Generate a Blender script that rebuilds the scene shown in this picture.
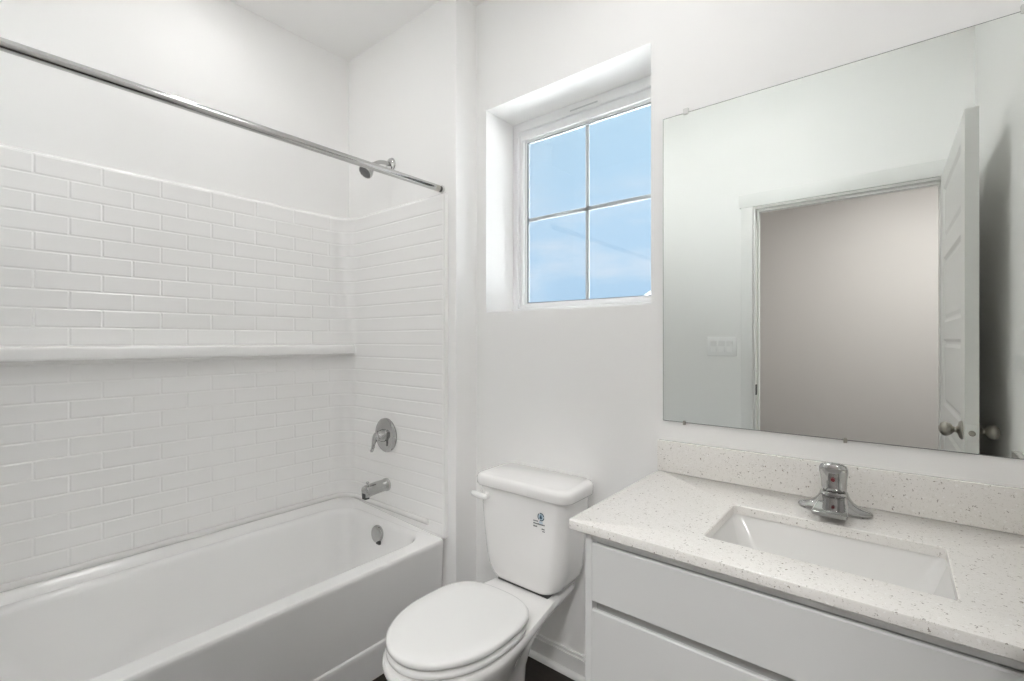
import bpy, bmesh, math, random
from mathutils import Vector, Matrix
random.seed(4)
SC = bpy.context.scene
COL = SC.collection
PI = math.pi
for _o in list(bpy.data.objects):
    bpy.data.objects.remove(_o)

# ------------------------------------------------------------------ camera, sky, exposure
CAMZ = 1.24
cam = bpy.data.cameras.new('camera')
cam.sensor_width = 36.0
cam.lens = 471.0 / 1024.0 * 36.0
cam.clip_start = 0.02
camo = bpy.data.objects.new('camera', cam)
COL.objects.link(camo)
camo.location = (0, 0, CAMZ)
camo.rotation_euler = (PI / 2, 0, math.radians(39.1))
SC.camera = camo

SC.view_settings.view_transform = 'Standard'
SC.view_settings.look = 'None'
SC.view_settings.exposure = 0.96
SC.view_settings.gamma = 1.0
SC.view_settings.use_curve_mapping = False
# a small white room: let light bounce long enough
SC.cycles.max_bounces = 24
SC.cycles.diffuse_bounces = 20
SC.cycles.glossy_bounces = 12
SC.cycles.transparent_max_bounces = 16

MAIN_W, TUB_W, HALL_W = 2.5, 0.95, 22.0     # lamp powers (watts of light)
LAMP_COL = (1.0, 0.99, 0.975)

world = bpy.data.worlds.new('sky')
SC.world = world
world.use_nodes = True
nt = world.node_tree
nt.nodes.clear()
tc = nt.nodes.new('ShaderNodeTexCoord')
sep = nt.nodes.new('ShaderNodeSeparateXYZ')
nt.links.new(tc.outputs['Generated'], sep.inputs[0])
ramp = nt.nodes.new('ShaderNodeValToRGB')
cr = ramp.color_ramp
cr.elements[0].position = 0.0
cr.elements[0].color = (0.44, 0.65, 0.87, 1)
cr.elements[1].position = 0.55
cr.elements[1].color = (0.50, 0.74, 0.93, 1)
e = cr.elements.new(0.22)
e.color = (0.47, 0.68, 0.89, 1)
nt.links.new(sep.outputs[2], ramp.inputs[0])
mp = nt.nodes.new('ShaderNodeMapping')
mp.inputs['Scale'].default_value = (3.0, 3.0, 11.0)
nt.links.new(tc.outputs['Generated'], mp.inputs[0])
nz = nt.nodes.new('ShaderNodeTexNoise')
nz.inputs['Scale'].default_value = 1.5
nz.inputs['Detail'].default_value = 7
nz.inputs['Roughness'].default_value = 0.55
nt.links.new(mp.outputs[0], nz.inputs[0])
cl = nt.nodes.new('ShaderNodeValToRGB')
cl.color_ramp.elements[0].position = 0.46
cl.color_ramp.elements[0].color = (0, 0, 0, 1)
cl.color_ramp.elements[1].position = 0.72
cl.color_ramp.elements[1].color = (0.6, 0.6, 0.6, 1)
nt.links.new(nz.outputs[0], cl.inputs[0])
band = nt.nodes.new('ShaderNodeValToRGB')          # clouds lie low over the horizon
band.color_ramp.elements[0].position = 0.0
band.color_ramp.elements[0].color = (0.6, 0.6, 0.6, 1)
band.color_ramp.elements[1].position = 0.42
band.color_ramp.elements[1].color = (0.12, 0.12, 0.12, 1)
b2 = band.color_ramp.elements.new(0.2)
b2.color = (1, 1, 1, 1)
nt.links.new(sep.outputs[2], band.inputs[0])
mul = nt.nodes.new('ShaderNodeMath')
mul.operation = 'MULTIPLY'
nt.links.new(cl.outputs[0], mul.inputs[0])
nt.links.new(band.outputs[0], mul.inputs[1])
mixc = nt.nodes.new('ShaderNodeMixRGB')
mixc.inputs[2].default_value = (0.86, 0.90, 0.95, 1)
nt.links.new(mul.outputs[0], mixc.inputs[0])
nt.links.new(ramp.outputs[0], mixc.inputs[1])
bg = nt.nodes.new('ShaderNodeBackground')
# added fill light: sky boosted overhead, above the view, least on the right
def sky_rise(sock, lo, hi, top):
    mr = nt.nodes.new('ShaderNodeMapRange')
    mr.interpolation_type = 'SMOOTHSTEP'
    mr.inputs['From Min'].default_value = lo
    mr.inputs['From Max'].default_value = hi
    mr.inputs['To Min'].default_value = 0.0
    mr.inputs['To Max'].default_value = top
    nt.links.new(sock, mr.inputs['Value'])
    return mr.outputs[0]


SKY_FILL = 34.0
s1 = sky_rise(sep.outputs[2], 0.47, 0.70, SKY_FILL)
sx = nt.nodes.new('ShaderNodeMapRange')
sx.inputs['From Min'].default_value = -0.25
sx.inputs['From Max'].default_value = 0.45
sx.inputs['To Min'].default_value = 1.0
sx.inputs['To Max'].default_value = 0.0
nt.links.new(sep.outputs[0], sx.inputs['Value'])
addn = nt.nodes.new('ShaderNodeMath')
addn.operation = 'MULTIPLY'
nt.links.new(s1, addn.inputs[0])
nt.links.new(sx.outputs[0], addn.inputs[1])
sky_boost = nt.nodes.new('ShaderNodeMixRGB')
sky_boost.blend_type = 'ADD'
sky_boost.inputs[0].default_value = 1.0
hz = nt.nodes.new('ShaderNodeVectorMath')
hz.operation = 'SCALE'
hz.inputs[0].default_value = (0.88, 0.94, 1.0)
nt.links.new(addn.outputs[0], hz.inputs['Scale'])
nt.links.new(mixc.outputs[0], sky_boost.inputs[1])
nt.links.new(hz.outputs[0], sky_boost.inputs[2])
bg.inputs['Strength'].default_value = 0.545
nt.links.new(sky_boost.outputs[0], bg.inputs[0])
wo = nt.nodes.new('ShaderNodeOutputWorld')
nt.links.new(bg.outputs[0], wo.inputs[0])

# the sun itself stands over the right end of the house and lights the yard below the window
sun = bpy.data.lights.new('sun', 'SUN')
sun.energy = 15.0
sun.angle = math.radians(3)
sun.color = (1.0, 0.98, 0.95)
suno = bpy.data.objects.new('sun', sun)
COL.objects.link(suno)
suno.location = (20, -3, 20)
suno.rotation_euler = Vector((-1.0, 0.18, -1.1)).to_track_quat('-Z', 'Y').to_euler()


# ------------------------------------------------------------------ materials
def mat(name, col, rough=0.5, metal=0.0, coat=0.0, spec=0.5):
    m = bpy.data.materials.new(name)
    m.use_nodes = True
    b = m.node_tree.nodes['Principled BSDF']
    b.inputs['Base Color'].default_value = (*col, 1)
    b.inputs['Roughness'].default_value = rough
    b.inputs['Metallic'].default_value = metal
    b.inputs['Coat Weight'].default_value = coat
    b.inputs['Coat Roughness'].default_value = 0.05
    b.inputs['Specular IOR Level'].default_value = spec
    return m


def bump(m, scale, strength, detail=2.0, dist=0.001):
    n = m.node_tree
    b = n.nodes['Principled BSDF']
    t = n.nodes.new('ShaderNodeTexCoord')
    z = n.nodes.new('ShaderNodeTexNoise')
    z.inputs['Scale'].default_value = scale
    z.inputs['Detail'].default_value = detail
    n.links.new(t.outputs['Object'], z.inputs[0])
    u = n.nodes.new('ShaderNodeBump')
    u.inputs['Strength'].default_value = strength
    u.inputs['Distance'].default_value = dist
    n.links.new(z.outputs[0], u.inputs['Height'])
    n.links.new(u.outputs[0], b.inputs['Normal'])
    return m


def emit(name, col, strength):
    m = bpy.data.materials.new(name)
    m.use_nodes = True
    n = m.node_tree
    n.nodes.clear()
    e_ = n.nodes.new('ShaderNodeEmission')
    e_.inputs[0].default_value = (*col, 1)
    e_.inputs[1].default_value = strength
    o = n.nodes.new('ShaderNodeOutputMaterial')
    n.links.new(e_.outputs[0], o.inputs[0])
    return m


M_WALL = bump(mat('wall_paint', (0.922, 0.918, 0.911), 0.55, spec=0.3), 260, 0.12)
M_CEIL = bump(mat('ceiling_paint', (0.93, 0.926, 0.92), 0.8, spec=0.2), 200, 0.15)
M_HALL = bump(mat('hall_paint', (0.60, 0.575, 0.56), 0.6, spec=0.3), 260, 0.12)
M_TRIM = mat('trim_paint', (0.86, 0.86, 0.85), 0.3)
M_DOOR = mat('door_paint', (0.86, 0.86, 0.85), 0.32)
M_ACRYL = mat('acrylic_white', (0.92, 0.917, 0.912), 0.2, coat=0.3)
M_TILE = bump(mat('surround_white', (0.92, 0.915, 0.908), 0.18, coat=0.2), 60, 0.05, 1.0)
M_PORC = mat('porcelain', (0.89, 0.883, 0.874), 0.10, coat=0.5)
M_SEAT = mat('seat_plastic', (0.87, 0.87, 0.86), 0.22)
M_CHROME = mat('chrome', (0.49, 0.49, 0.485), 0.06, 1.0)
M_STEEL = mat('polished_rod_steel', (0.58, 0.58, 0.57), 0.16, 1.0)
M_NICKEL = mat('satin_nickel', (0.46, 0.44, 0.40), 0.28, 1.0)
M_DARK = mat('dark_grey', (0.05, 0.05, 0.05), 0.5)
M_NOZZLE = mat('nozzle_grey', (0.17, 0.17, 0.17), 0.4)
M_VINYL = mat('window_vinyl', (0.90, 0.905, 0.91), 0.3)
M_BAR = mat('grille_bar_grey', (0.52, 0.55, 0.56), 0.5)
M_CAB = mat('cabinet_paint', (0.76, 0.765, 0.76), 0.35)
M_CABIN = mat('cabinet_inner', (0.55, 0.55, 0.54), 0.5)
M_MIRROR = mat('mirror_silver', (0.79, 0.81, 0.785), 0.0, 1.0)
M_EDGE = mat('mirror_edge', (0.16, 0.18, 0.17), 0.3)
M_CLIP = mat('clear_clip', (0.75, 0.75, 0.73), 0.2)
M_SWITCH = mat('switch_plastic', (0.95, 0.95, 0.95), 0.25)
M_RED = mat('indicator_red', (0.22, 0.03, 0.04), 0.3)
M_BLUE = mat('print_blue', (0.03, 0.08, 0.13), 0.4)
M_LBLUE = mat('print_light_blue', (0.45, 0.58, 0.68), 0.4)
M_INK = mat('print_grey', (0.10, 0.11, 0.12), 0.5)
M_CAULK = mat('caulk_white', (0.82, 0.81, 0.80), 0.25)
M_ROOF = mat('shingle_grey', (0.25, 0.25, 0.26), 0.8)
M_SIDING = mat('siding_white', (0.80, 0.80, 0.80), 0.6)
M_BOUNCE_GROUND = mat('pale_bounce_ground', (0.74, 0.73, 0.71), 0.9)  # unseen ground, kept pale to bounce daylight up into the window


def make_quartz():
    m = mat('speckled_quartz', (0.8, 0.78, 0.75), 0.18, coat=0.15)
    n = m.node_tree
    b = n.nodes['Principled BSDF']
    t = n.nodes.new('ShaderNodeTexCoord')
    base = None

    def layer(prev, scale, thr, rad, col, seed, stretch=(1, 1, 1)):
        mpn = n.nodes.new('ShaderNodeMapping')
        mpn.inputs['Location'].default_value = (seed, seed * 0.7, seed * 1.3)
        mpn.inputs['Scale'].default_value = stretch
        n.links.new(t.outputs['Object'], mpn.inputs[0])
        nz_ = n.nodes.new('ShaderNodeTexNoise')
        nz_.inputs['Scale'].default_value = scale * 1.3
        n.links.new(mpn.outputs[0], nz_.inputs[0])
        ad = n.nodes.new('ShaderNodeMixRGB')
        ad.blend_type = 'ADD'
        ad.inputs[0].default_value = 0.012
        n.links.new(mpn.outputs[0], ad.inputs[1])
        n.links.new(nz_.outputs['Color'], ad.inputs[2])
        v = n.nodes.new('ShaderNodeTexVoronoi')
        v.inputs['Scale'].default_value = scale
        n.links.new(ad.outputs[0], v.inputs['Vector'])
        s = n.nodes.new('ShaderNodeSeparateColor')
        n.links.new(v.outputs['Color'], s.inputs[0])
        g = n.nodes.new('ShaderNodeMath')
        g.operation = 'GREATER_THAN'
        g.inputs[1].default_value = thr
        n.links.new(s.outputs[0], g.inputs[0])
        d = n.nodes.new('ShaderNodeMath')
        d.operation = 'LESS_THAN'
        d.inputs[1].default_value = rad
        n.links.new(v.outputs['Distance'], d.inputs[0])
        mu = n.nodes.new('ShaderNodeMath')
        mu.operation = 'MULTIPLY'
        n.links.new(g.outputs[0], mu.inputs[0])
        n.links.new(d.outputs[0], mu.inputs[1])
        mx = n.nodes.new('ShaderNodeMixRGB')
        n.links.new(mu.outputs[0], mx.inputs[0])
        if prev is None:
            mx.inputs[1].default_value = (0.84, 0.82, 0.79, 1)
        else:
            n.links.new(prev, mx.inputs[1])
        mx.inputs[2].default_value = (*col, 1)
        return mx.outputs[0]
    base = layer(base, 320, 0.80, 0.45, (0.74, 0.72, 0.68), 1.0)
    base = layer(base, 250, 0.88, 0.38, (0.60, 0.57, 0.53), 5.3)
    base = layer(base, 185, 0.93, 0.33, (0.33, 0.30, 0.27), 9.1)
    base = layer(base, 170, 0.92, 0.40, (0.90, 0.89, 0.87), 13.7)
    n.links.new(base, b.inputs['Base Color'])
    return m


M_QUARTZ = make_quartz()


def make_floor():
    m = mat('floor_planks', (0.1, 0.07, 0.05), 0.45)
    n = m.node_tree
    b = n.nodes['Principled BSDF']
    t = n.nodes.new('ShaderNodeTexCoord')
    br = n.nodes.new('ShaderNodeTexBrick')
    br.inputs['Scale'].default_value = 1.0
    br.inputs['Brick Width'].default_value = 1.2
    br.inputs['Row Height'].default_value = 0.0
    br.inputs['Mortar Size'].default_value = 0.0015
    br.inputs['Color1'].default_value = (0.085, 0.055, 0.038, 1)
    br.inputs['Color2'].default_value = (0.060, 0.040, 0.029, 1)
    br.inputs['Mortar'].default_value = (0.02, 0.014, 0.01, 1)
    n.links.new(t.outputs['Object'], br.inputs[0])
    mpn = n.nodes.new('ShaderNodeMapping')
    mpn.inputs['Scale'].default_value = (3, 45, 1)
    n.links.new(t.outputs['Object'], mpn.inputs[0])
    z = n.nodes.new('ShaderNodeTexNoise')
    z.inputs['Scale'].default_value = 2.0
    z.inputs['Detail'].default_value = 6
    n.links.new(mpn.outputs[0], z.inputs[0])
    mx = n.nodes.new('ShaderNodeMixRGB')
    mx.blend_type = 'OVERLAY'
    mx.inputs[0].default_value = 0.6
    n.links.new(br.outputs[0], mx.inputs[1])
    n.links.new(z.outputs[0], mx.inputs[2])
    n.links.new(mx.outputs[0], b.inputs['Base Color'])
    return m


M_FLOOR = make_floor()


def make_glass():
    m = bpy.data.materials.new('window_glass')
    m.use_nodes = True
    n = m.node_tree
    n.nodes.clear()
    tr = n.nodes.new('ShaderNodeBsdfTransparent')
    tr.inputs[0].default_value = (0.985, 0.99, 0.99, 1)
    gl = n.nodes.new('ShaderNodeBsdfGlossy')
    gl.inputs['Roughness'].default_value = 0.0
    fr = n.nodes.new('ShaderNodeFresnel')
    fr.inputs[0].default_value = 1.45
    mx = n.nodes.new('ShaderNodeMixShader')
    o = n.nodes.new('ShaderNodeOutputMaterial')
    n.links.new(fr.outputs[0], mx.inputs[0])
    n.links.new(tr.outputs[0], mx.inputs[1])
    n.links.new(gl.outputs[0], mx.inputs[2])
    n.links.new(mx.outputs[0], o.inputs[0])
    return m


M_GLASS = make_glass()


# ------------------------------------------------------------------ mesh helpers
def merge(bm, other):
    me = bpy.data.meshes.new('tmp')
    other.to_mesh(me)
    other.free()
    bm.from_mesh(me)
    bpy.data.meshes.remove(me)


def box(bm, x0, x1, y0, y1, z0, z1, bev=0.0, seg=2):
    b = bmesh.new()
    bmesh.ops.create_cube(b, size=1.0)
    for v in b.verts:
        v.co = Vector((x0 + (v.co.x + .5) * (x1 - x0), y0 + (v.co.y + .5) * (y1 - y0), z0 + (v.co.z + .5) * (z1 - z0)))
    if bev > 0:
        bmesh.ops.bevel(b, geom=list(b.edges), offset=bev, segments=seg, profile=0.5, affect='EDGES')
    merge(bm, b)
    return bm


def rrect(cx, cy, hx, hy, r, z=0.0, n=8):
    r = max(min(r, hx - 1e-5, hy - 1e-5), 1e-5)
    pts = []
    for k, (sx, sy) in enumerate(((1, 1), (-1, 1), (-1, -1), (1, -1))):
        for i in range(n + 1):
            a = k * PI / 2 + (PI / 2) * i / n
            pts.append(Vector((cx + sx * (hx - r) + r * math.cos(a), cy + sy * (hy - r) + r * math.sin(a), z)))
    return pts


def superell(cx, cy, hx, hy, p, z, n=48):
    pts = []
    for i in range(n):
        a = 2 * PI * i / n
        c, s = math.cos(a), math.sin(a)
        pts.append(Vector((cx + hx * math.copysign(abs(c) ** (2 / p), c), cy + hy * math.copysign(abs(s) ** (2 / p), s), z)))
    return pts


def loft(bm, loops, cap0=True, cap1=True, closed=False):
    vs = [[bm.verts.new(p) for p in lp] for lp in loops]
    n = len(vs[0])
    pairs = list(zip(vs, vs[1:]))
    if closed:
        pairs.append((vs[-1], vs[0]))
    for a, b in pairs:
        for i in range(n):
            j = (i + 1) % n
            bm.faces.new((a[i], a[j], b[j], b[i]))
    if not closed:
        if cap0:
            bm.faces.new(list(reversed(vs[0])))
        if cap1:
            bm.faces.new(vs[-1])
    return bm


def tube(bm, pts, rad, n=16):
    pts = [Vector(p) for p in pts]
    if not hasattr(rad, '__len__'):
        rad = [rad] * len(pts)
    loops = []
    up = None
    for i, p in enumerate(pts):
        d = (pts[min(i + 1, len(pts) - 1)] - pts[max(i - 1, 0)]).normalized()
        if up is None:
            up = Vector((0, 0, 1)) if abs(d.z) < 0.9 else Vector((1, 0, 0))
        a = d.cross(up).normalized()
        b = a.cross(d).normalized()
        up = b
        loops.append([p + (a * math.cos(2 * PI * k / n) + b * math.sin(2 * PI * k / n)) * rad[i] for k in range(n)])
    return loft(bm, loops)


def lathe(bm, prof, origin, axis, n=32):
    """prof: (radius, distance along axis) pairs."""
    ax = Vector(axis).normalized()
    u = ax.orthogonal().normalized()
    w = ax.cross(u)
    o = Vector(origin)
    loops = []
    for r, h in prof:
        r = max(r, 1e-4)
        loops.append([o + ax * h + (u * math.cos(2 * PI * k / n) + w * math.sin(2 * PI * k / n)) * r for k in range(n)])
    return loft(bm, loops)


def bez(pts, n=12):
    """Catmull-Rom through points."""
    P = [Vector(p) for p in pts]
    P = [P[0] * 2 - P[1]] + P + [P[-1] * 2 - P[-2]]
    out = []
    for i in range(1, len(P) - 2):
        for k in range(n):
            t = k / n
            a, b, c, d = P[i - 1], P[i], P[i + 1], P[i + 2]
            out.append(0.5 * ((2 * b) + (c - a) * t + (2 * a - 5 * b + 4 * c - d) * t * t + (3 * b - a - 3 * c + d) * t ** 3))
    out.append(P[-2])
    return out


def obj(name, bm, m, parent=None, smooth=True, angle=35):
    bmesh.ops.recalc_face_normals(bm, faces=list(bm.faces))
    me = bpy.data.meshes.new(name)
    bm.to_mesh(me)
    bm.free()
    me.materials.append(m)
    if smooth:
        for p in me.polygons:
            p.use_smooth = True
        me.set_sharp_from_angle(angle=math.radians(angle))
    o = bpy.data.objects.new(name, me)
    COL.objects.link(o)
    if parent is not None:
        o.parent = parent
        o.location = -parent.location if parent.type == 'EMPTY' else (0, 0, 0)
    return o


def thing(name, label, cat, loc=(0, 0, 0), group=None):
    o = bpy.data.objects.new(name, None)
    o.empty_display_size = 0.1
    COL.objects.link(o)
    o.location = loc
    tag(o, label, cat, group)
    return o


def tag(o, label, cat, group=None):
    o['label'] = label
    o['category'] = cat
    if group:
        o['group'] = group
    return o


def struct(name, bm, m, parent=None, smooth=False, label=None):
    o = obj(name, bm, m, parent, smooth)
    if parent is None:
        o['kind'] = 'structure'
        if label:
            o['label'] = label
    return o


def sub(name, bm, m, parent, smooth=True, angle=35):
    """child of a mesh part that sits at the world origin of its thing."""
    return obj(name, bm, m, parent, smooth, angle)


# ------------------------------------------------------------------ room dimensions
XL, XR = -2.23, 0.285            # left (tub) wall, right wall
YB = 1.507                       # back wall (window, mirror)
YP, XP = 1.383, -1.4264          # plumbing wall face and its end
YA = -0.13                       # alcove end wall
YD = 0.0                         # door wall face
ZC = 2.708
T = 0.12
HY = -2.30                       # hall far wall
OX0, OX1, OZ = -0.634, 0.182, 2.010   # door opening
WX0, WX1, WZ0, WZ1 = -1.369, -0.629, 1.361, 2.232   # window opening
WD = 0.30                        # outer wall thickness

# floor / ceiling
b = bmesh.new()
box(b, XL - .1, XR + .9, HY - .1, YB + WD, -.12, 0)
struct('floor', b, M_FLOOR)
b = bmesh.new()
box(b, XL - .1, XR + .9, HY - .1, YB + WD, ZC, ZC + .12)
struct('ceiling', b, M_CEIL)


# wall with a rectangular hole, one mesh without seams
def holed_wall(x0, x1, z0, z1, hx0, hx1, hz0, hz1, y0, y1, to_floor=False):
    bm = bmesh.new()
    xs = [x0, hx0, hx1, x1]
    zs = [z0, hz0, hz1, z1]
    g = {}

    def vert(i, k, y):
        key = (i, k, y)
        if key not in g:
            g[key] = bm.verts.new((xs[i], y, zs[k]))
        return g[key]
    rows = range(1, 3) if to_floor else range(3)
    cells = [(i, k) for i in range(3) for k in rows if not (i == 1 and k == 1)]
    for i, k in cells:
        for y in (y0, y1):
            bm.faces.new((vert(i, k, y), vert(i + 1, k, y), vert(i + 1, k + 1, y), vert(i, k + 1, y)))
    edges = {}
    for i, k in cells:
        c = [(i, k), (i + 1, k), (i + 1, k + 1), (i, k + 1)]
        for a, d in zip(c, c[1:] + c[:1]):
            edges.setdefault(frozenset((a, d)), []).append((a, d))
    for lst in edges.values():
        if len(lst) == 1:
            a, d = lst[0]
            bm.faces.new((vert(*a, y0), vert(*d, y0), vert(*d, y1), vert(*a, y1)))
    return bm


struct('wall_back', holed_wall(XL - .1, XR + .1, 0, ZC, WX0, WX1, WZ0, WZ1, YB, YB + WD), M_WALL)
b = bmesh.new()
box(b, XL - .1, XL, YA - T, YB, 0, ZC)
struct('wall_left', b, M_WALL)
b = bmesh.new()
box(b, XL, XP, YP, YB, 0, ZC, 0)
ed = [e_ for e_ in b.edges if all(abs(v.co.x - XP) < 1e-5 and abs(v.co.y - YP) < 1e-5 for v in e_.verts)]
bmesh.ops.bevel(b, geom=ed, offset=0.004, segments=3, profile=0.5, affect='EDGES')
struct('wall_plumbing', b, M_WALL, smooth=True)
b = bmesh.new()
box(b, XL, XP, YA - T, YA, 0, ZC)
struct('wall_alcove', b, M_WALL)
b = bmesh.new()
box(b, XR, XR + .1, YD - T, YB, 0, ZC)
struct('wall_right', b, M_WALL)
struct('wall_front', holed_wall(XP, XR, -.05, ZC, OX0, OX1, 0.0, OZ, YD - T, YD, to_floor=True), M_WALL)
b = bmesh.new()
box(b, XL - .1, XR + .9, HY - .1, HY, 0, ZC)
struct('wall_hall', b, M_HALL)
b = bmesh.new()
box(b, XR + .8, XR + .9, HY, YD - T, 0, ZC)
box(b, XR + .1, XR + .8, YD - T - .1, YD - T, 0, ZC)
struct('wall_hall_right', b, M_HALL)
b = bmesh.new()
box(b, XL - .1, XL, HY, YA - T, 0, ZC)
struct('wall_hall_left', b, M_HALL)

# door trim on the bathroom side + jambs and stop
b = bmesh.new()
box(b, OX0 - .065, OX0 - .002, YD, YD + .016, 0, OZ + .002, .002)
box(b, OX1 + .002, OX1 + .065, YD, YD + .016, 0, OZ + .002, .002)
box(b, OX0 - .074, OX1 + .074, YD, YD + .020, OZ + .002, OZ + .078, .002)
struct('trim_1', b, M_TRIM, smooth=True, label='white flat door casing with a wider head board')
b = bmesh.new()
J = .009
box(b, OX0, OX0 + J, YD - T - .002, YD + .004, 0, OZ - .001)
box(b, OX1 - J, OX1, YD - T - .002, YD + .004, 0, OZ - .001)
box(b, OX0 + J, OX1 - J, YD - T - .002, YD + .004, OZ - J, OZ)
box(b, OX0 + J, OX0 + J + .009, YD - .075, YD - .042, 0, OZ - J)
box(b, OX1 - J - .009, OX1 - J, YD - .075, YD - .042, 0, OZ - J)
box(b, OX0 + J + .009, OX1 - J - .009, YD - .075, YD - .042, OZ - J - .009, OZ - J)
jamb = struct('trim_2', b, M_TRIM, label='white door jamb with stop lining the doorway')
b = bmesh.new()
box(b, OX0 + J, OX0 + J + .0025, YD - .030, YD + .003, .925, .985)
obj('strike_plate', b, M_DARK, jamb, False)['label'] = 'dark metal strike plate'

# baseboards
def baseboard(bm, x0, x1, y, d, h=.085):
    """d = -1: board stands on the -y side of plane y."""
    ya, yb = sorted((y, y + d * .014))
    box(bm, x0, x1, ya, yb, 0, h - .012, .0)
    ya, yb = sorted((y, y + d * .009))
    box(bm, x0, x1, ya, yb, h - .012, h, .002)
    lp = []
    for x in (x0, x1):
        pts = [Vector((x, y + d * .014, 0)), Vector((x, y + d * .014, .018))]
        for k in range(5):
            a = PI / 2 * k / 4
            pts.append(Vector((x, y + d * (.014 + .016 * math.sin(a)), .002 + .016 * math.cos(a))))
        pts.append(Vector((x, y + d * .030, 0)))
        lp.append(pts)
    loft(bm, lp)


b = bmesh.new()
baseboard(b, XP, -.5636, YB, -1)
struct('baseboard_back', b, M_TRIM, smooth=True)
b = bmesh.new()
baseboard(b, XP + .001, OX0 - .066, YD, 1)
struct('baseboard_front', b, M_TRIM, smooth=True)
b = bmesh.new()
box(b, XP, XP + .014, YP, YB - .031, 0, .085, .002)
struct('baseboard_return', b, M_TRIM, smooth=True)
b = bmesh.new()
baseboard(b, XL, XR + .8, HY, 1)
struct('baseboard_hall', b, M_TRIM, smooth=True)

# ------------------------------------------------------------------ window
GX0, GX1, GZ0, GZ1 = -1.315, -.683, 1.410, 2.150
YF = 1.692


def frame_ring(bm, x0, x1, z0, z1, ix0, ix1, iz0, iz1, y0, y1, bev=.002):
    """mitred rectangular ring in an xz plane"""
    o = [(x0, z0), (x1, z0), (x1, z1), (x0, z1)]
    i = [(ix0, iz0), (ix1, iz0), (ix1, iz1), (ix0, iz1)]
    loops = []
    mk = lambda q, y: [Vector((x, y, z)) for x, z in q]
    loops = [mk(o, y0), mk(i, y0), mk(i, y1), mk(o, y1)]
    bb = bmesh.new()
    loft(bb, loops, closed=True)
    bmesh.ops.bevel(bb, geom=list(bb.edges), offset=bev, segments=1, affect='EDGES')
    merge(bm, bb)


b = bmesh.new()
frame_ring(b, WX0, WX1, WZ0, WZ1, WX0 + .028, WX1 - .028, WZ0 + .024, WZ1 - .040, YF, YF + .062)
win = struct('window_1', b, M_VINYL, smooth=True, label='white vinyl window with a four pane grille set in a deep reveal')
b = bmesh.new()
frame_ring(b, WX0 + .0282, WX1 - .0282, WZ0 + .0242, WZ1 - .0402, GX0 - .006, GX1 + .006, GZ0 - .006, GZ1 + .006, YF + .014, YF + .060)
frame_ring(b, GX0 - .0062, GX1 + .0062, GZ0 - .0062, GZ1 + .0062, GX0, GX1, GZ0, GZ1, YF + .030, YF + .052, .001)
obj('sash', b, M_VINYL, win)
b = bmesh.new()
frame_ring(b, GX0 - .0001, GX1 + .0001, GZ0 - .0001, GZ1 + .0001, GX0 + .004, GX1 - .004, GZ0 + .004, GZ1 - .004, YF + .038, YF + .0515, .0005)
obj('glazing_gasket', b, mat('gasket_grey', (0.30, 0.33, 0.35), .5), win)
b = bmesh.new()
box(b, GX0 + .002, GX1 - .002, YF + .044, YF + .047, GZ0 + .002, GZ1 - .002)
obj('pane', b, M_GLASS, win, False)
gcx, gcz = (GX0 + GX1) / 2 - .006, 1.795
b = bmesh.new()
box(b, gcx - .009, gcx + .009, YF + .0480, YF + .0505, GZ0 + .001, GZ1 - .001, .0005)
box(b, GX0 + .001, GX1 - .001, YF + .0480, YF + .0505, gcz - .009, gcz + .009, .0005)
obj('grille_bar', b, M_BAR, win)
b = bmesh.new()
box(b, -1.06, -.93, YF - .0015, YF + .001, WZ1 - .030, WZ1 - .024, .0005)
obj('vent_slot', b, mat('slot_grey', (.62, .63, .64), .5), win)

# ------------------------------------------------------------------ outside
b = bmesh.new()
box(b, -80, 80, 3, 120, -3.6, -3.5)
struct('ground', b, M_BOUNCE_GROUND)
hs = thing('neighbour_house', 'neighbouring house with white eave and grey shingle roof outside the window', 'house', (-5, 28, -3.5))
b = bmesh.new()
box(b, -10.2, 0, 25, 33, -3.5, 3.15)
obj('wall', b, M_SIDING, hs, False)
b = bmesh.new()
prof = [(-10.75, 3.45), (-10.75, 3.60), (-5.1, 7.05), (.55, 3.60), (.55, 3.45), (-5.1, 6.85)]
loft(b, [[Vector((x, y, z)) for x, z in prof] for y in (24.4, 33.6)])
obj('roof', b, M_ROOF, hs, False)
for ex in (-10.9, 0):
    b = bmesh.new()
    box(b, ex, ex + .7, 24.3, 33.7, 3.20, 3.45, .02)
    obj('eave', b, M_SIDING, hs)
b = bmesh.new()
loft(b, [[Vector((x, y, z)) for x, z in ((-10.2, 3.15), (0, 3.15), (-5.1, 6.75))] for y in (25, 25.2)])
obj('gable', b, M_SIDING, hs, False)

# ------------------------------------------------------------------ tub surround
SF = .018                      # panel thickness
SX, SY, SE = XL + SF, YP - SF, YA + SF
XE = -1.474                    # front edge of the end panels
RC = .095
ZT = 1.857                     # top joint of the tile grid
ZTOP = 1.868
ROW, TILE = .0635, .1745
ZB = .404
L1 = (SX + RC) - XE            # negative direction: from XE to the corner
seg1 = XE - (SX + RC)
arc = PI / 2 * RC
seg2 = (SY - RC) - (SE + RC)
STOT = seg1 + arc + seg2 + arc + seg1


def path(s, d=0.0):
    if s <= seg1:
        return Vector((XE - s, SY - d, 0))
    s -= seg1
    if s <= arc:
        a = PI / 2 + s / RC
        return Vector((SX + RC + (RC - d) * math.cos(a), SY - RC + (RC - d) * math.sin(a), 0))
    s -= arc
    if s <= seg2:
        return Vector((SX + d, SY - RC - s, 0))
    s -= seg2
    if s <= arc:
        a = PI + s / RC
        return Vector((SX + RC + (RC - d) * math.cos(a), SE + RC + (RC - d) * math.sin(a), 0))
    s -= arc
    return Vector((SX + RC + s, SE + d, 0))


ARCS = [(seg1, seg1 + arc), (seg1 + arc + seg2, seg1 + 2 * arc + seg2)]


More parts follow.
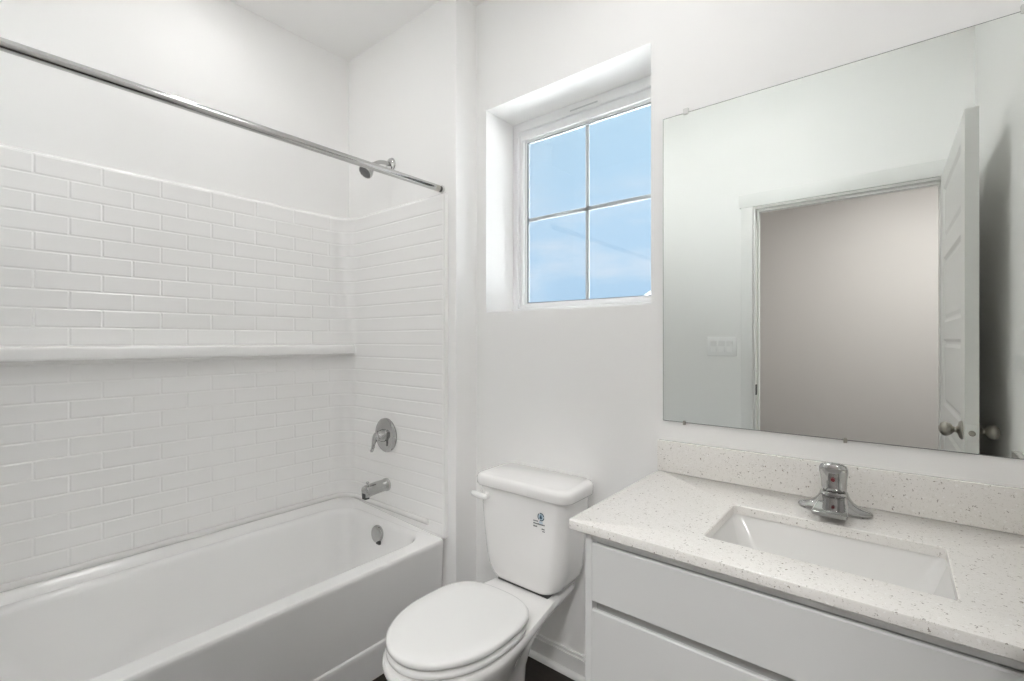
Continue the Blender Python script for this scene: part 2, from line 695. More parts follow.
def samples(s0, s1):
    out = {s0, s1}
    for a0, a1 in ARCS:
        for k in range(11):
            s = a0 + (a1 - a0) * k / 10
            if s0 + .0005 < s < s1 - .0005:
                out.add(s)
    return sorted(out)


sur = thing('tub_surround', 'glossy white tub surround panels moulded with a brick tile pattern', 'tub surround', (-1.85, .63, ZB))
b = bmesh.new()
ss = samples(0, STOT)
prof = [(-.0175, ZB), (.0, ZB), (.0, ZTOP - .008), (-.0025, ZTOP - .003), (-.007, ZTOP), (-.0175, ZTOP)]
loops = []
for s in ss:
    loops.append([path(s, d) + Vector((0, 0, z)) for d, z in prof])
loft(b, loops)
RAISE, BEV, GAP = .0015, .0045, .0012
s_ref = seg1 + arc + (SY - RC - .211)        # a joint of the top row on the long wall
S0, S1 = .012, STOT - .012
nrow = int((ZT - .004 - ZB) / ROW) + 1
for r in range(nrow):
    z1 = ZTOP - .008 if r == 0 else ZT - r * ROW
    z0 = max(ZT - (r + 1) * ROW, ZB + .004)
    if z1 - z0 < .015:
        continue
    off = s_ref + (TILE / 2 if r % 2 else 0)
    k0 = math.floor((S0 - off) / TILE)
    s = off + k0 * TILE
    cuts = [S0]
    while s < S1:
        if seg1 + arc * .5 < s < STOT - seg1 - arc * .5:
            cuts.append(s)
        s += TILE
    cuts.append(S1)
    for a, c in zip(cuts, cuts[1:]):
        if c - a < .02:
            continue
        a += GAP / 2
        c -= GAP / 2
        cols = [(a, 0)] + [(q, 1) for q in samples(a + BEV, c - BEV)] + [(c, 0)]
        rows = [(z0 + GAP / 2, 0), (z0 + GAP / 2 + BEV, 1), (z1 - GAP / 2 - BEV, 1), (z1 - GAP / 2, 0)]
        g = [[b.verts.new(path(q, RAISE * i * j) + Vector((0, 0, z))) for q, i in cols] for z, j in rows]
        for ra, rb in zip(g, g[1:]):
            for i in range(len(cols) - 1):
                b.faces.new((ra[i], ra[i + 1], rb[i + 1], rb[i]))
me_tile = obj('wall_panel', b, M_TILE, sur, True, 12)
b = bmesh.new()
shelf_z0, shelf_z1 = 1.172, 1.220
box(b, SX - .004, -2.137, SE - .006, SY + .006, shelf_z0, shelf_z1, .011, 4)
obj('shelf', b, M_ACRYL, sur)
b = bmesh.new()
pts = [path(s, .003) + Vector((0, 0, .450)) for s in [.10 + (STOT - .2) * k / 8 for k in range(0)] + samples(.10, STOT - .10)]
tube(b, pts, .0125, 12)
obj('caulk_bead', b, M_CAULK, sur)

# ------------------------------------------------------------------ bathtub
tub = thing('bathtub', 'white alcove bathtub along the left wall', 'bathtub', (-1.85, .63, 0))
TX0, TY0, TY1 = SX + .001, SE + .001, SY - .001
b = bmesh.new()


def tl(xf, z, inset=0.0, r=.012):
    return rrect((TX0 + inset + xf) / 2, (TY0 + TY1) / 2, (xf - TX0 - inset) / 2, (TY1 - TY0) / 2 - inset, r, z)


RZ = .402


def il(x0, x1, y0, y1, r, z):
    return rrect((x0 + x1) / 2, (y0 + y1) / 2, (x1 - x0) / 2, (y1 - y0) / 2, r, z)


bx0, bx1, by0, by1 = -2.168, -1.548, -.055, 1.322
loops = [tl(-1.478, 0), tl(-1.478, .104), tl(-1.478, .112), tl(-1.480, .118), tl(-1.486, .122), tl(-1.486, .130), tl(-1.486, .20), tl(-1.480, .34),
         tl(-1.476, .380), tl(-1.4755, RZ - .011), tl(-1.477, RZ - .005), tl(-1.481, RZ - .001, 0, .014), tl(-1.487, RZ, .003, .016), tl(-1.491, RZ, .006, .018)]
for lp_ in loops[-5:]:
    for p in lp_:
        if p.y > TY1 - .05 or p.x < TX0 + .05 or p.y < TY0 + .05:
            p.z += .036 * max(0.0, min(1.0, (-1.52 - p.x) / .06))
loops += [il(bx0 - .018, bx1 + .010, by0 - .014, by1 + .018, .13, RZ), il(bx0 - .014, bx1 + .006, by0 - .01, by1 + .014, .13, RZ),
          il(bx0 - .004, bx1 + .002, by0 - .003, by1 + .005, .12, RZ - .003),
          il(bx0 + .004, bx1, by0 + .004, by1 - .003, .115, RZ - .011),
          il(bx0 + .010, bx1 - .003, by0 + .014, by1 - .008, .11, RZ - .025),
          il(bx0 + .016, bx1 - .008, by0 + .035, by1 - .014, .11, RZ - .06),
          il(bx0 + .030, bx1 - .022, by0 + .11, by1 - .030, .11, .25),
          il(bx0 + .045, bx1 - .036, by0 + .20, by1 - .048, .11, .15),
          il(bx0 + .060, bx1 - .050, by0 + .26, by1 - .062, .11, .098),
          il(bx0 + .085, bx1 - .075, by0 + .30, by1 - .085, .10, .074),
          il(bx0 + .125, bx1 - .115, by0 + .35, by1 - .125, .08, .064)]
loft(b, loops, True, True)
obj('tub_shell', b, M_ACRYL, tub, True, 32)
OVX, OVZ = -1.864, .342
OVY = by1 - .016
b = bmesh.new()
lathe(b, [(.037, 0), (.039, .004), (.039, .011), (.037, .015), (.031, .018), (.001, .0195)], (OVX, OVY + .004, OVZ), (0, -1, .10))
ov = obj('overflow_plate', b, M_CHROME, tub)
ov['label'] = 'round chrome overflow plate'
b = bmesh.new()
box(b, OVX + .004, OVX + .030, OVY - .0155, OVY - .004, OVZ - .041, OVZ - .022, .002)
obj('overflow_slot', b, M_DARK, ov)
ov.children[0].location = (0, 0, 0)
b = bmesh.new()
lathe(b, [(.035, 0), (.035, .003), (.028, .005), (.02, .003), (.001, .003)], (-1.858, 1.06, .0645), (0, 0, 1))
obj('drain', b, M_CHROME, tub)['label'] = 'chrome drain'

# ------------------------------------------------------------------ tub spout
SPX, SPZ = -1.874, .556
sp = thing('tub_spout', 'chrome tub spout on the plumbing wall below the shower valve', 'spout', (SPX, SY, SPZ))
b = bmesh.new()
secs = [(SY - .0018, .030, .030, 0), (SY - .012, .030, .030, 0), (SY - .018, .0265, .0265, 0), (SY - .06, .0255, .0255, -.001), (SY - .090, .0245, .026, -.004),
        (SY - .116, .024, .027, -.008), (SY - .125, .0225, .0255, -.009), (SY - .128, .019, .022, -.009)]
loops = []
for y, hw, hh, dz in secs:
    rr = rrect(0, 0, hw, hh, min(hw, hh) * (.95 if y > SY - .05 else .72), 0)
    loops.append([Vector((SPX + p.x, y, SPZ + dz + p.y)) for p in rr])
loft(b, loops)
body = obj('spout_body', b, M_CHROME, sp)
b = bmesh.new()
box(b, SPX - .014, SPX + .014, SY - .1292, SY - .106, SPZ - .040, SPZ - .012, .003)
obj('spout_opening', b, M_DARK, sp)
b = bmesh.new()
lathe(b, [(.004, 0), (.004, .012), (.0075, .014), (.0075, .020), (.005, .023)], (SPX, SY - .108, SPZ + .014), (0, 0, 1), 20)
obj('diverter_knob', b, M_CHROME, sp)

# ------------------------------------------------------------------ shower valve
VX, VZ = -1.876, .791
va = thing('shower_valve', 'round chrome shower valve plate with a curved lever', 'valve', (VX, SY, VZ))
b = bmesh.new()
lathe(b, [(.079, .0018), (.081, .0045), (.080, .009), (.074, .014), (.060, .018), (.040, .020), (.001, .021)], (VX, SY, VZ), (0, -1, 0), 48)
obj('escutcheon', b, M_CHROME, va)
b = bmesh.new()
lathe(b, [(.030, .016), (.029, .030), (.024, .040), (.0235, .050), (.021, .057), (.012, .062), (.001, .063)], (VX, SY, VZ), (0, -1, 0), 32)
hub = obj('hub', b, M_CHROME, va)
b = bmesh.new()
pl = bez([(VX + .004, SY - .048, VZ + .008), (VX - .008, SY - .056, VZ + .002), (VX - .017, SY - .061, VZ - .026), (VX - .022, SY - .064, VZ - .055), (VX - .030, SY - .067, VZ - .073)], 8)
rads = [.019 - .011 * min(1, i / (len(pl) * .6)) for i in range(len(pl))]
rads[-1] = .005
tube(b, pl, rads, 16)
obj('lever', b, M_CHROME, va)

# ------------------------------------------------------------------ shower head
HX, HZ = -1.868, 2.078
sh = thing('showerhead', 'chrome showerhead on a bent arm high on the plumbing wall', 'showerhead', (HX, YP, HZ))
b = bmesh.new()
lathe(b, [(.033, .0005), (.034, .003), (.031, .008), (.020, .013), (.012, .015), (.001, .016)], (HX, YP, HZ), (0, -1, 0), 32)
obj('flange', b, M_CHROME, sh)
b = bmesh.new()
ap = bez([(HX, YP - .004, HZ), (HX, YP - .030, HZ + .002), (HX, YP - .060, HZ - .003), (HX, YP - .085, HZ - .016), (HX, YP - .102, HZ - .030)], 8)
tube(b, ap, .0095, 16)
obj('arm', b, M_CHROME, sh)
hd = Vector((0, -.68, -.73)).normalized()
ho = Vector((HX, YP - .098, HZ - .025))
b = bmesh.new()
lathe(b, [(.011, -.004), (.013, .004), (.015, .010), (.013, .018), (.017, .024), (.024, .034), (.032, .054), (.0335, .064), (.032, .068), (.029, .069), (.027, .067), (.001, .067)], ho, hd, 36)
head = obj('head', b, M_CHROME, sh)
b = bmesh.new()
lathe(b, [(.027, .064), (.027, .0685), (.021, .0705), (.001, .0715)], ho, hd, 32)
obj('nozzle_face', b, M_NOZZLE, sh)

# ------------------------------------------------------------------ shower curtain rod
RX, RZd = -1.510, 1.889
rod = thing('shower_rod', 'straight chrome shower curtain rod spanning the tub alcove', 'curtain rod', (RX, .63, RZd))
b = bmesh.new()
RS = -.004                      # the far end sits a touch lower
tube(b, [(RX, YA + .045, RZd + RS), (RX, YP - .045, RZd)], .0138, 24)
obj('tube', b, M_STEEL, rod)
for y, d in ((YP, -1), (YA, 1)):
    RZe = RZd if d < 0 else RZd + RS
    b = bmesh.new()
    lathe(b, [(.0165, .0), (.0165, .005), (.015, .008)], (RX, y + d * .0005, RZe), (0, d, 0), 24)
    f = obj('end_pad', b, M_CLIP, rod)
    f['label'] = 'pale rubber end pad'
    b = bmesh.new()
    lathe(b, [(.0125, .0085), (.0125, .020)], (RX, y, RZe), (0, d, 0), 24)
    obj('end_ring', b, M_DARK, rod)['label'] = 'dark ring'
    b = bmesh.new()
    lathe(b, [(.0128, .0202), (.0138, .022), (.0138, .044), (.0128, .048)], (RX, y, RZe), (0, d, 0), 24)
    obj('end_collar', b, M_NICKEL, rod)

# ------------------------------------------------------------------ toilet
TCX = -1.020
to = thing('toilet', 'white two piece toilet with closed lid between tub and vanity', 'toilet', (TCX, 1.2, 0))


def egg(yf, yb, hw, ym, hb, z, n=28, pf=2.0, rb=.03, full=False):
    """half-outline mirrored: rounded front at yf, widest hw at ym, narrowing to hb at the back yb"""
    half = []
    for i in range(n + 1):
        a = PI / 2 * i / n
        half.append((hw * math.sin(a) ** (2 / pf), ym - (ym - yf) * math.cos(a) ** (2 / pf)))
    if full:                                   # blunt rounded back of the lid and seat
        for i in range(1, 25):
            u = 1 - (1 - i / 24) ** 2
            half.append((hw * max(0.0, 1 - u ** 3.6) ** (1 / 2.7), ym + (yb - ym) * u))
        half[-1] = (half[-2][0] * .5, yb)
    else:
        m = 12
        for i in range(1, m + 1):
            t = i / m
            half.append((hw + (hb - hw) * t * t * (3 - 2 * t), ym + (yb - rb - ym) * t))
        for i in range(1, 7):
            a = PI / 2 * i / 6
            half.append((hb - rb + rb * math.cos(a), yb - rb + rb * math.sin(a)))
    pts = [Vector((TCX + x, y, z)) for x, y in half]
    pts += [Vector((TCX - x, y, z)) for x, y in reversed(half[1:])]
    return pts


b = bmesh.new()
loops = [egg(.90, 1.25, .110, 1.12, .106, 0, rb=.05), egg(.90, 1.25, .110, 1.12, .106, .03, rb=.05), egg(.905, 1.24, .100, 1.12, .096, .05, rb=.05),
         egg(.890, 1.24, .098, 1.10, .092, .12, rb=.05), egg(.855, 1.25, .112, 1.06, .090, .18, rb=.05),
         egg(.808, 1.28, .140, 1.03, .094, .24, rb=.05), egg(.784, 1.34, .163, 1.01, .102, .29, rb=.05), egg(.768, 1.42, .175, 1.00, .114, .320, rb=.04),
         egg(.760, 1.475, .180, 1.00, .120, .338, rb=.03), egg(.760, 1.485, .180, 1.00, .121, .352, rb=.03), egg(.765, 1.482, .175, 1.00, .117, .358, rb=.03)]
loft(b, loops)
obj('bowl', b, M_PORC, to, True, 50)
for sgn in (1, -1):
    b = bmesh.new()
    tp = bez([(TCX + sgn * .070, .95, .10), (TCX + sgn * .080, 1.00, .18), (TCX + sgn * .074, 1.08, .205), (TCX + sgn * .070, 1.14, .14), (TCX + sgn * .070, 1.17, .06)], 8)
    tube(b, tp, .034, 16)
    obj('trapway', b, M_PORC, to)
b = bmesh.new()
Y9 = 1.185
loops = [egg(0.785, 1.175, .163, 1.0, .112, .3618, rb=.05, full=True), egg(0.774, 1.185, .174, 1.0, .123, .3645, rb=.05, full=True), egg(0.772, 1.187, .176, 1.0, .125, .368, rb=.05, full=True),
         egg(0.772, 1.187, .176, 1.0, .125, .376, rb=.05, full=True), egg(0.775, 1.184, .173, 1.0, .122, .379, rb=.05, full=True), egg(0.790, 1.17, .158, 1.0, .108, .3810, rb=.05, full=True)]
loft(b, loops)
obj('seat', b, M_SEAT, to, True, 50)
b = bmesh.new()
loops = [egg(0.787, 1.185, .160, 1.0, .115, 0.3860, rb=.05, full=True), egg(0.773, 1.202, .174, 1.0, .131, 0.3895, rb=.05, full=True), egg(0.771, 1.205, .176, 1.0, .133, 0.3930, rb=.05, full=True),
         egg(0.771, 1.205, .176, 1.0, .133, 0.4010, rb=.05, full=True), egg(0.774, 1.202, .173, 1.0, .130, 0.4055, rb=.05, full=True), egg(0.781, 1.195, .166, 1.0, .123, 0.4080, rb=.05, full=True), egg(0.820, 1.16, .128, 1.0, .090, 0.4088, rb=.04, full=True)]
loft(b, loops)
obj('lid', b, M_SEAT, to, True, 50)
for sgn in (1, -1):
    b = bmesh.new()
    box(b, TCX + sgn * .06 - .016, TCX + sgn * .06 + .016, 1.190, 1.222, .3575, .380, .005, 3)
    obj('hinge', b, M_SEAT, to)
# tank
TNX = -1.034
b = bmesh.new()
ty1 = 1.492


def tk(hx, yf, r, z, yb=ty1):
    return rrect(TNX, (yf + yb) / 2, hx, (yb - yf) / 2, r, z, 10)


loops = [tk(.098, 1.330, .03, .366), tk(.116, 1.318, .04, .367), tk(.132, 1.312, .045, .372), tk(.150, 1.309, .05, .386), tk(.166, 1.307, .05, .412), tk(.175, 1.306, .05, .445),
         tk(.181, 1.305, .048, .50), tk(.190, 1.304, .045, .60), tk(.196, 1.304, .042, .70)]
loft(b, loops)
tank = obj('tank', b, M_PORC, to, True, 50)
b = bmesh.new()
TNX += .004
loops = [tk(.198, 1.300, .04, .6985), tk(.207, 1.292, .042, .700), tk(.210, 1.289, .042, .705), tk(.211, 1.288, .042, .726), tk(.2085, 1.291, .042, .736), tk(.202, 1.297, .04, .741), tk(.188, 1.310, .035, .743)]
loft(b, loops)
obj('tank_lid', b, M_PORC, to, True, 50)
b = bmesh.new()
box(b, TNX - .112, TNX + .112, 1.322, 1.47, .356, .3668, .003)
obj('tank_gasket', b, M_DARK, to)
b = bmesh.new()
lathe(b, [(.015, 0), (.015, .006), (.010, .010), (.009, .02)], (-1.178, 1.3055, .665), (0, -1, 0), 24)
hp = bez([(-1.172, 1.285, .664), (-1.187, 1.282, .665), (-1.207, 1.280, .667), (-1.226, 1.281, .668)], 6)
tube(b, hp, [.0105 + .002 * math.sin(i / (len(hp) - 1) * PI) for i in range(len(hp))], 14)
bmesh.ops.create_uvsphere(b, u_segments=14, v_segments=8, radius=.0105, matrix=Matrix.Translation((-1.226, 1.281, .668)))
bmesh.ops.create_uvsphere(b, u_segments=14, v_segments=8, radius=.0105, matrix=Matrix.Translation((-1.172, 1.285, .664)))
obj('flush_lever', b, M_SEAT, to)
# printed mark on the tank: ring, drop, small lines of print
FY = 1.3042
lab_x, lab_z = -.933, .640


def disc_ring(bm, cx, cz, r0, r1, a0, a1, y, n=24):
    prev = None
    for i in range(n + 1):
        a = a0 + (a1 - a0) * i / n
        p = [bm.verts.new((cx + r * math.cos(a), y, cz + r * math.sin(a))) for r in (r0, r1)]
        if prev:
            bm.faces.new((prev[0], prev[1], p[1], p[0]))
        prev = p


def prism(bm, pts, y, t=.0004):
    loft(bm, [[Vector((x, y, z)) for x, z in pts], [Vector((x, y - t, z)) for x, z in pts]])


b = bmesh.new()
prism(b, [(lab_x + .0095 * math.cos(2 * PI * k / 24), lab_z + .0095 * math.sin(2 * PI * k / 24)) for k in range(24)], FY - .0002)
mk = obj('printed_emblem', b, M_LBLUE, to, False)
mk['label'] = 'small blue round emblem with a water drop'
b = bmesh.new()
for k in range(3):
    disc_ring(b, lab_x, lab_z, .0105, .0140, k * 2 * PI / 3 + .15, (k + 1) * 2 * PI / 3 - .12, FY - .0007)
drop = []
for k in range(13):
    a = PI * 1.0 + PI * k / 12
    drop.append((lab_x + .0048 * math.cos(a), lab_z - .002 + .0052 * math.sin(a)))
drop += [(lab_x + .0030, lab_z + .002), (lab_x, lab_z + .0085), (lab_x - .0030, lab_z + .002)]
prism(b, drop, FY - .0008)
obj('emblem_ring', b, M_BLUE, mk, False).location = (0, 0, 0)
b = bmesh.new()
rr = random.Random(7)
for x0, x1, z, h in ((-.965, -.945, .6210, .0042), (-.965, -.921, .6120, .0048), (-.965, -.950, .6020, .0052), (-.930, -.920, .5980, .0046), (-.927, -.920, .591, .0035)):
    x = x0
    while x < x1:
        w = .0016 + rr.random() * .0016
        hh = h * (.7 + .3 * rr.random())
        box(b, x, x + w, FY - .0008, FY - .0002, z, z + hh)
        x += w + .0008
obj('printed_lines', b, M_INK, to, False)
b = bmesh.new()
for z in (.6215, .6175):
    x = -.940
    while x < -.926:
        w = .0016 + rr.random() * .001
        box(b, x, x + w, FY - .0008, FY - .0002, z, z + .0028)
        x += w + .0007
obj('printed_caption', b, M_LBLUE, to, False)

# ------------------------------------------------------------------ vanity
CX0, CZT, CZB = -.600, .818, .796
CY0 = .945
VX0, VX1, VY0 = -.5635, XR - .002, .965
vc = thing('vanity_cabinet', 'white vanity cabinet with wide slab drawers under the sink counter', 'cabinet', (-.14, 1.24, 0))
b = bmesh.new()
box(b, VX0, VX0 + .018, VY0, YB - .001, 0, CZB - .001, .001, 1)
box(b, VX1 - .018, VX1, VY0, YB - .001, 0, CZB - .001, .001, 1)
box(b, VX0 + .018, VX1 - .018, YB - .02, YB - .001, .1, CZB - .17)
box(b, VX0 + .018, VX1 - .018, VY0 + .022, YB - .02, .1, .118)
box(b, VX0 + .018, VX1 - .018, VY0 + .06, VY0 + .075, 0, .1)
box(b, VX0 + .018, VX1 - .018, VY0 + .003, VY0 + .022, .7755, CZB - .001)
obj('body', b, M_CAB, vc)
b = bmesh.new()
box(b, VX0 + .018, VX1 - .018, VY0 + .024, VY0 + .034, .118, .775)
obj('inner_panel', b, M_CABIN, vc, False)
dz = [(.636, .771), (.368, .618), (.105, .350)]
for z0, z1 in dz:
    b = bmesh.new()
    # slab with a bevelled finger pull along its top edge
    prof = [(VY0 + .022, z0), (VY0 + .002, z0), (VY0, z0 + .002), (VY0, z1 - .004), (VY0 + .003, z1 - .001), (VY0 + .010, z1 - .001), (VY0 + .014, z1 - .012), (VY0 + .022, z1 - .012)]
    loft(b, [[Vector((x, y, z)) for y, z in prof] for x in (VX0 + .0190, VX1 - .0190)])
    obj('drawer', b, M_CAB, vc, True, 25)

SX0, SX1, SY0, SY1 = -.320, .081, 1.051, 1.301
scx, scy, shx, shy = (SX0 + SX1) / 2, (SY0 + SY1) / 2, (SX1 - SX0) / 2, (SY1 - SY0) / 2
b = bmesh.new()
cx1 = XR - .0005
ccx, ccy, chx, chy = (CX0 + cx1) / 2, (CY0 + YB - .0005) / 2, (cx1 - CX0) / 2, (YB - .0005 - CY0) / 2
loops = [rrect(ccx, ccy, chx - .002, chy - .002, .008, CZB), rrect(ccx, ccy, chx, chy, .010, CZB + .002), rrect(ccx, ccy, chx, chy, .010, CZT - .003),
         rrect(ccx, ccy, chx - .0009, chy - .0009, .010, CZT - .0009), rrect(ccx, ccy, chx - .003, chy - .003, .008, CZT),
         rrect(scx, scy, shx + .002, shy + .002, .012, CZT), rrect(scx, scy, shx, shy, .010, CZT - .002), rrect(scx, scy, shx, shy, .010, CZB)]
loft(b, loops, closed=True)
ct = obj('countertop', b, M_QUARTZ, None, True, 30)
tag(ct, 'white speckled stone countertop with a rectangular sink cutout', 'countertop')
b = bmesh.new()
box(b, CX0, XR - .020, YB - .020, YB - .0005, CZT + .0003, .917, .002)
bs = obj('backsplash', b, M_QUARTZ)
tag(bs, 'low speckled stone backsplash strip under the mirror', 'backsplash')
b = bmesh.new()
box(b, XR - .019, XR - .0005, 1.00, YB - .0005, CZT + .0003, .917, .002)
bs2 = obj('side_splash', b, M_QUARTZ)
tag(bs2, 'short speckled stone splash at the right wall, seen only in the mirror', 'backsplash')

# sink
sk = thing('sink', 'white rectangular undermount sink basin set below the counter', 'sink', (scx, scy, .66))
b = bmesh.new()
zt = CZB - .0006
ins = [(-.012, .02, zt - .012), (-.012, .02, zt), (-.004, .018, zt), (-.0015, .020, zt - .005), (.008, .028, zt - .025), (.026, .035, zt - .070), (.044, .04, zt - .105), (.054, .042, zt - .118), (.072, .035, zt - .125), (.095, .015, zt - .129)]
loops = [rrect(scx, scy, shx - i, shy - i * .9, r, z) for i, r, z in ins]
out = [(.085, .02, zt - .139), (.055, .045, zt - .134), (.036, .045, zt - .116), (.016, .035, zt - .07), (-.002, .03, zt - .02)]
loops = loops
loft(b, loops, False, True)
lo = [rrect(scx, scy, shx - i, shy - i * .9, r, z) for i, r, z in out]
loft(b, [rrect(scx, scy, shx + .012, shy + .0108, .02, zt - .012)] + list(reversed(lo)), False, True)
obj('basin', b, mat('sink_china', (0.77, 0.765, 0.75), 0.12, coat=0.4), sk, True, 50)
b = bmesh.new()
lathe(b, [(.022, 0), (.022, .002), (.017, .0035), (.001, .0035)], (scx, scy + .02, zt - .129), (0, 0, 1), 24)
obj('drain', b, M_CHROME, sk)

# ------------------------------------------------------------------ faucet
FX, FYc, FZ = -.1165, 1.405, CZT + .0003
fa = thing('faucet', 'chrome single handle faucet standing behind the sink', 'faucet', (FX, FYc, FZ))
b = bmesh.new()
lv = [(.073, .022, 2.2, 0), (.077, .026, 2.2, .004), (.077, .026, 2.2, .009), (.073, .024, 2.2, .0135), (.063, .021, 2.3, .0170), (.050, .021, 2.5, .021), (.040, .022, 2.8, .027), (.034, .0225, 3.0, .035), (.030, .0225, 3.0, .043), (.0285, .0225, 3.0, .049), (.026, .020, 3.0, .051)]
loft(b, [superell(FX, FYc, hx, hy, p, FZ + z) for hx, hy, p, z in lv])
obj('base', b, M_CHROME, fa, True, 50)
b = bmesh.new()
# wide wedge spout reaching over the basin
sec = [(.010, .026, .006, .046), (-.020, .0275, .008, .045), (-.045, .030, .010, .042), (-.070, .033, .013, .037), (-.095, .0345, .0155, .0315), (-.108, .035, .0165, .028), (-.113, .032, .018, .026)]
loops = []
for dy, hw, z0, z1 in sec:
    rr_ = rrect(0, (z0 + z1) / 2, hw, (z1 - z0) / 2, min(.006, (z1 - z0) * .35), 0, 5)
    loops.append([Vector((FX + p.x, FYc + dy, FZ + p.y)) for p in rr_])
loft(b, loops)
obj('spout', b, M_CHROME, fa, True, 50)
b = bmesh.new()
hl = [(.022, .018, 0, .0515), (.0255, .021, 0, .054), (.0265, .0215, -.001, .062), (.0265, .0215, -.002, .074), (.028, .0215, -.006, .088), (.030, .021, -.011, .101), (.0295, .0185, -.015, .111), (.026, .015, -.018, .118), (.018, .010, -.020, .1225), (.008, .004, -.021, .1235)]
loft(b, [superell(FX, FYc + dy, hx, hy, 2.8, FZ + z) for hx, hy, dy, z in hl])
obj('handle', b, M_CHROME, fa, True, 50)
b = bmesh.new()
lathe(b, [(.0045, 0), (.0045, .0035), (.003, .0045), (.001, .0048)], (FX, FYc - .0262, FZ + .084), (0, -1, -.2), 20)
obj('indicator', b, M_RED, fa)['label'] = 'small red temperature dot'

# ------------------------------------------------------------------ mirror
MX0, MX1, MZ0, MZ1 = -.586, .262, .980, 1.960
b = bmesh.new()
box(b, MX0, MX1, YB - .0058, YB - .0003, MZ0, MZ1)
mi = obj('mirror', b, M_EDGE, None, False)
tag(mi, 'large frameless wall mirror above the vanity', 'mirror')
b = bmesh.new()
box(b, MX0 + .0015, MX1 - .0015, YB - .0062, YB - .0055, MZ0 + .0015, MZ1 - .0015)
obj('mirror_glass', b, M_MIRROR, mi, False)
for x, top in ((-.512, True), (.222, True), (-.517, False), (-.100, False)):
    b = bmesh.new()
    zz = MZ1 if top else MZ0
    sg = 1 if top else -1
    z0, z1 = sorted((zz - sg * .006, zz + sg * .013))
    if top:
        box(b, x - .008, x + .008, YB - .0098, YB - .0063, z0, z1, .0015)
        box(b, x - .008, x + .008, YB - .007, YB - .0003, zz + .0005, z1, .0015)
    else:
        box(b, x - .004, x + .004, YB - .0098, YB - .0063, z0 + .006, z1, .001)
        box(b, x - .004, x + .004, YB - .007, YB - .0003, z0 + .006, zz - .0005, .001)
    obj('mirror_clip', b, M_CLIP if top else M_NICKEL, mi)

# ------------------------------------------------------------------ light switch by the door
LX, LZ = -.810, 1.205
sw = thing('light_switch', 'white three gang light switch beside the doorway, seen in the mirror', 'light switch', (LX, YD, LZ))
b = bmesh.new()
box(b, LX - .083, LX + .083, YD + .0003, YD + .006, LZ - .058, LZ + .058, .0025)
obj('cover_plate', b, M_SWITCH, sw)
for k in (-1, 0, 1):
    b = bmesh.new()
    x = LX + k * .046
    pr = [(YD + .006, LZ - .033), (YD + .0085, LZ - .033), (YD + .0068, LZ), (YD + .0105, LZ + .033), (YD + .006, LZ + .033)]
    loft(b, [[Vector((q, y, z)) for y, z in pr] for q in (x - .0165, x + .0165)])
    obj('rocker', b, M_SWITCH, sw, False)

# ------------------------------------------------------------------ open door
DW, DT, DH = .828, .034, 1.995
PANELS = [(.20, .49), (.565, .855), (.94, 1.235), (1.31, 1.60), (1.675, 1.915)]
b = bmesh.new()
# local: door runs along +y from the hinge, thickness along x (0..DT)
STI = .105
ys = [0, STI, DW - STI, DW]
zs = [0]
for z0, z1 in PANELS:
    zs += [z0, z1]
zs += [DH]
for xf, sgn in ((0.0, 1), (DT, -1)):
    g = [[b.verts.new((xf, y, z)) for z in zs] for y in ys]
    for i in range(3):
        for k in range(len(zs) - 1):
            if i == 1 and k % 2 == 1:
                y0, y1, z0, z1 = ys[1], ys[2], zs[k], zs[k + 1]
                rings = [[g[1][k], g[2][k], g[2][k + 1], g[1][k + 1]]]
                for ins_, dep in ((.012, .008), (.020, .0085), (.034, .003)):
                    q = [(y0 + ins_, z0 + ins_), (y1 - ins_, z0 + ins_), (y1 - ins_, z1 - ins_), (y0 + ins_, z1 - ins_)]
                    rings.append([b.verts.new((xf + sgn * dep, y, z)) for y, z in q])
                for ra, rb in zip(rings, rings[1:]):
                    for m_ in range(4):
                        n_ = (m_ + 1) % 4
                        b.faces.new((ra[m_], ra[n_], rb[n_], rb[m_]))
                b.faces.new(rings[-1])
            else:
                b.faces.new((g[i][k], g[i + 1][k], g[i + 1][k + 1], g[i][k + 1]))
for y in (0, DW):
    b.faces.new([b.verts.new((x, y, z)) for x, z in ((0, 0), (DT, 0), (DT, DH), (0, DH))])
for z in (0, DH):
    b.faces.new([b.verts.new((x, y, z)) for x, y in ((0, 0), (DT, 0), (DT, DW), (0, DW))])
bmesh.ops.remove_doubles(b, verts=list(b.verts), dist=1e-5)
door = obj('door_1', b, M_DOOR, None, False)
door['kind'] = 'structure'
door['label'] = 'white panelled door standing open by the right wall, seen in the mirror'
DLOC, DROT = Vector((.168, .024, .010)), math.radians(-.8)
KZ, KY = .925, DW - .065


def dpart(name, bm, m, parent=door):
    return obj(name, bm, m, parent)


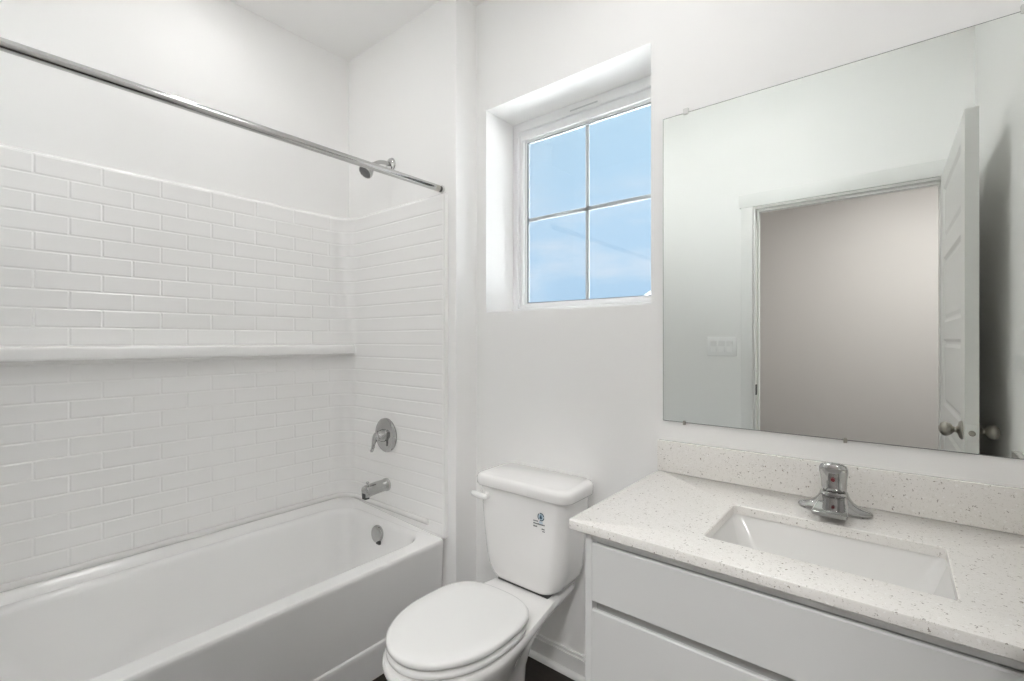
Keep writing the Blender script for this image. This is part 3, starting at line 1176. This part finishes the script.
for xf, d in ((0, -1), (DT, 1)):
    b = bmesh.new()
    s_ = .80 if d < 0 else .76
    lathe(b, [(.032, 0), (.032, .003), (.027, .008), (.014, .012), (.010, .016), (.0095, .026 * s_), (.013, .030 * s_), (.019, .036 * s_), (.0235, .046 * s_), (.025, .054 * s_), (.023, .062 * s_), (.017, .070 * s_), (.008, .075 * s_), (.001, .076 * s_)], (xf, KY, KZ), (d, 0, 0), 32)
    dpart('door_knob', b, M_NICKEL)
b = bmesh.new()
box(b, DT / 2 - .0125, DT / 2 + .0125, DW - .0005, DW + .0015, KZ - .028, KZ + .028, .0005)
lp = dpart('latch_plate', b, M_DOOR)
b = bmesh.new()
lathe(b, [(.009, 0), (.009, .004), (.006, .009), (.001, .0095)], (DT / 2, DW + .001, KZ), (0, 1, 0), 20)
obj('latch_bolt', b, M_NICKEL, lp)
for z in (.2, 1.0, 1.78):
    b = bmesh.new()
    lathe(b, [(.006, 0), (.006, .09)], (DT + .004, -.004, z), (0, 0, 1), 14)
    dpart('hinge', b, M_NICKEL)
door.location = DLOC
door.rotation_euler = (0, 0, DROT)


# ------------------------------------------------------------------ ceiling lamps
def ceiling_lamp(name, label, x, y, r, power, deep=.03):
    t = thing(name, label, 'ceiling light', (x, y, ZC))
    bm = bmesh.new()
    lathe(bm, [(r + .02, .0003), (r + .02, deep * .5), (r + .012, deep), (r + .002, deep), (r + .001, deep - .004), (.001, deep - .004)], (x, y, ZC), (0, 0, -1), 40)
    obj('rim', bm, M_TRIM, t)
    bm = bmesh.new()
    lathe(bm, [(r, deep - .0035), (r, deep - .001), (r * .6, deep + .002), (.001, deep + .003)], (x, y, ZC), (0, 0, -1), 40)
    area = PI * r * r
    obj('diffuser', bm, emit(name + '_glow', LAMP_COL, power / (area * PI)), t)
    return t


ceiling_lamp('ceiling_fill_lamp', 'added round fill lamp, out of view on the bathroom ceiling', -.62, .82, .19, MAIN_W, .022)  # unseen lamp added to brighten the whole bathroom
ceiling_lamp('recessed_shower_lamp', 'small round ceiling lamp above the bathtub', -1.82, .66, .042, TUB_W, .012)
ceiling_lamp('hall_fill_lamp', 'added round fill lamp, out of view in the hall behind the doorway', 0.22, -1.05, .24, HALL_W, .02)  # unseen lamp, placed to throw frontal fill through the doorway
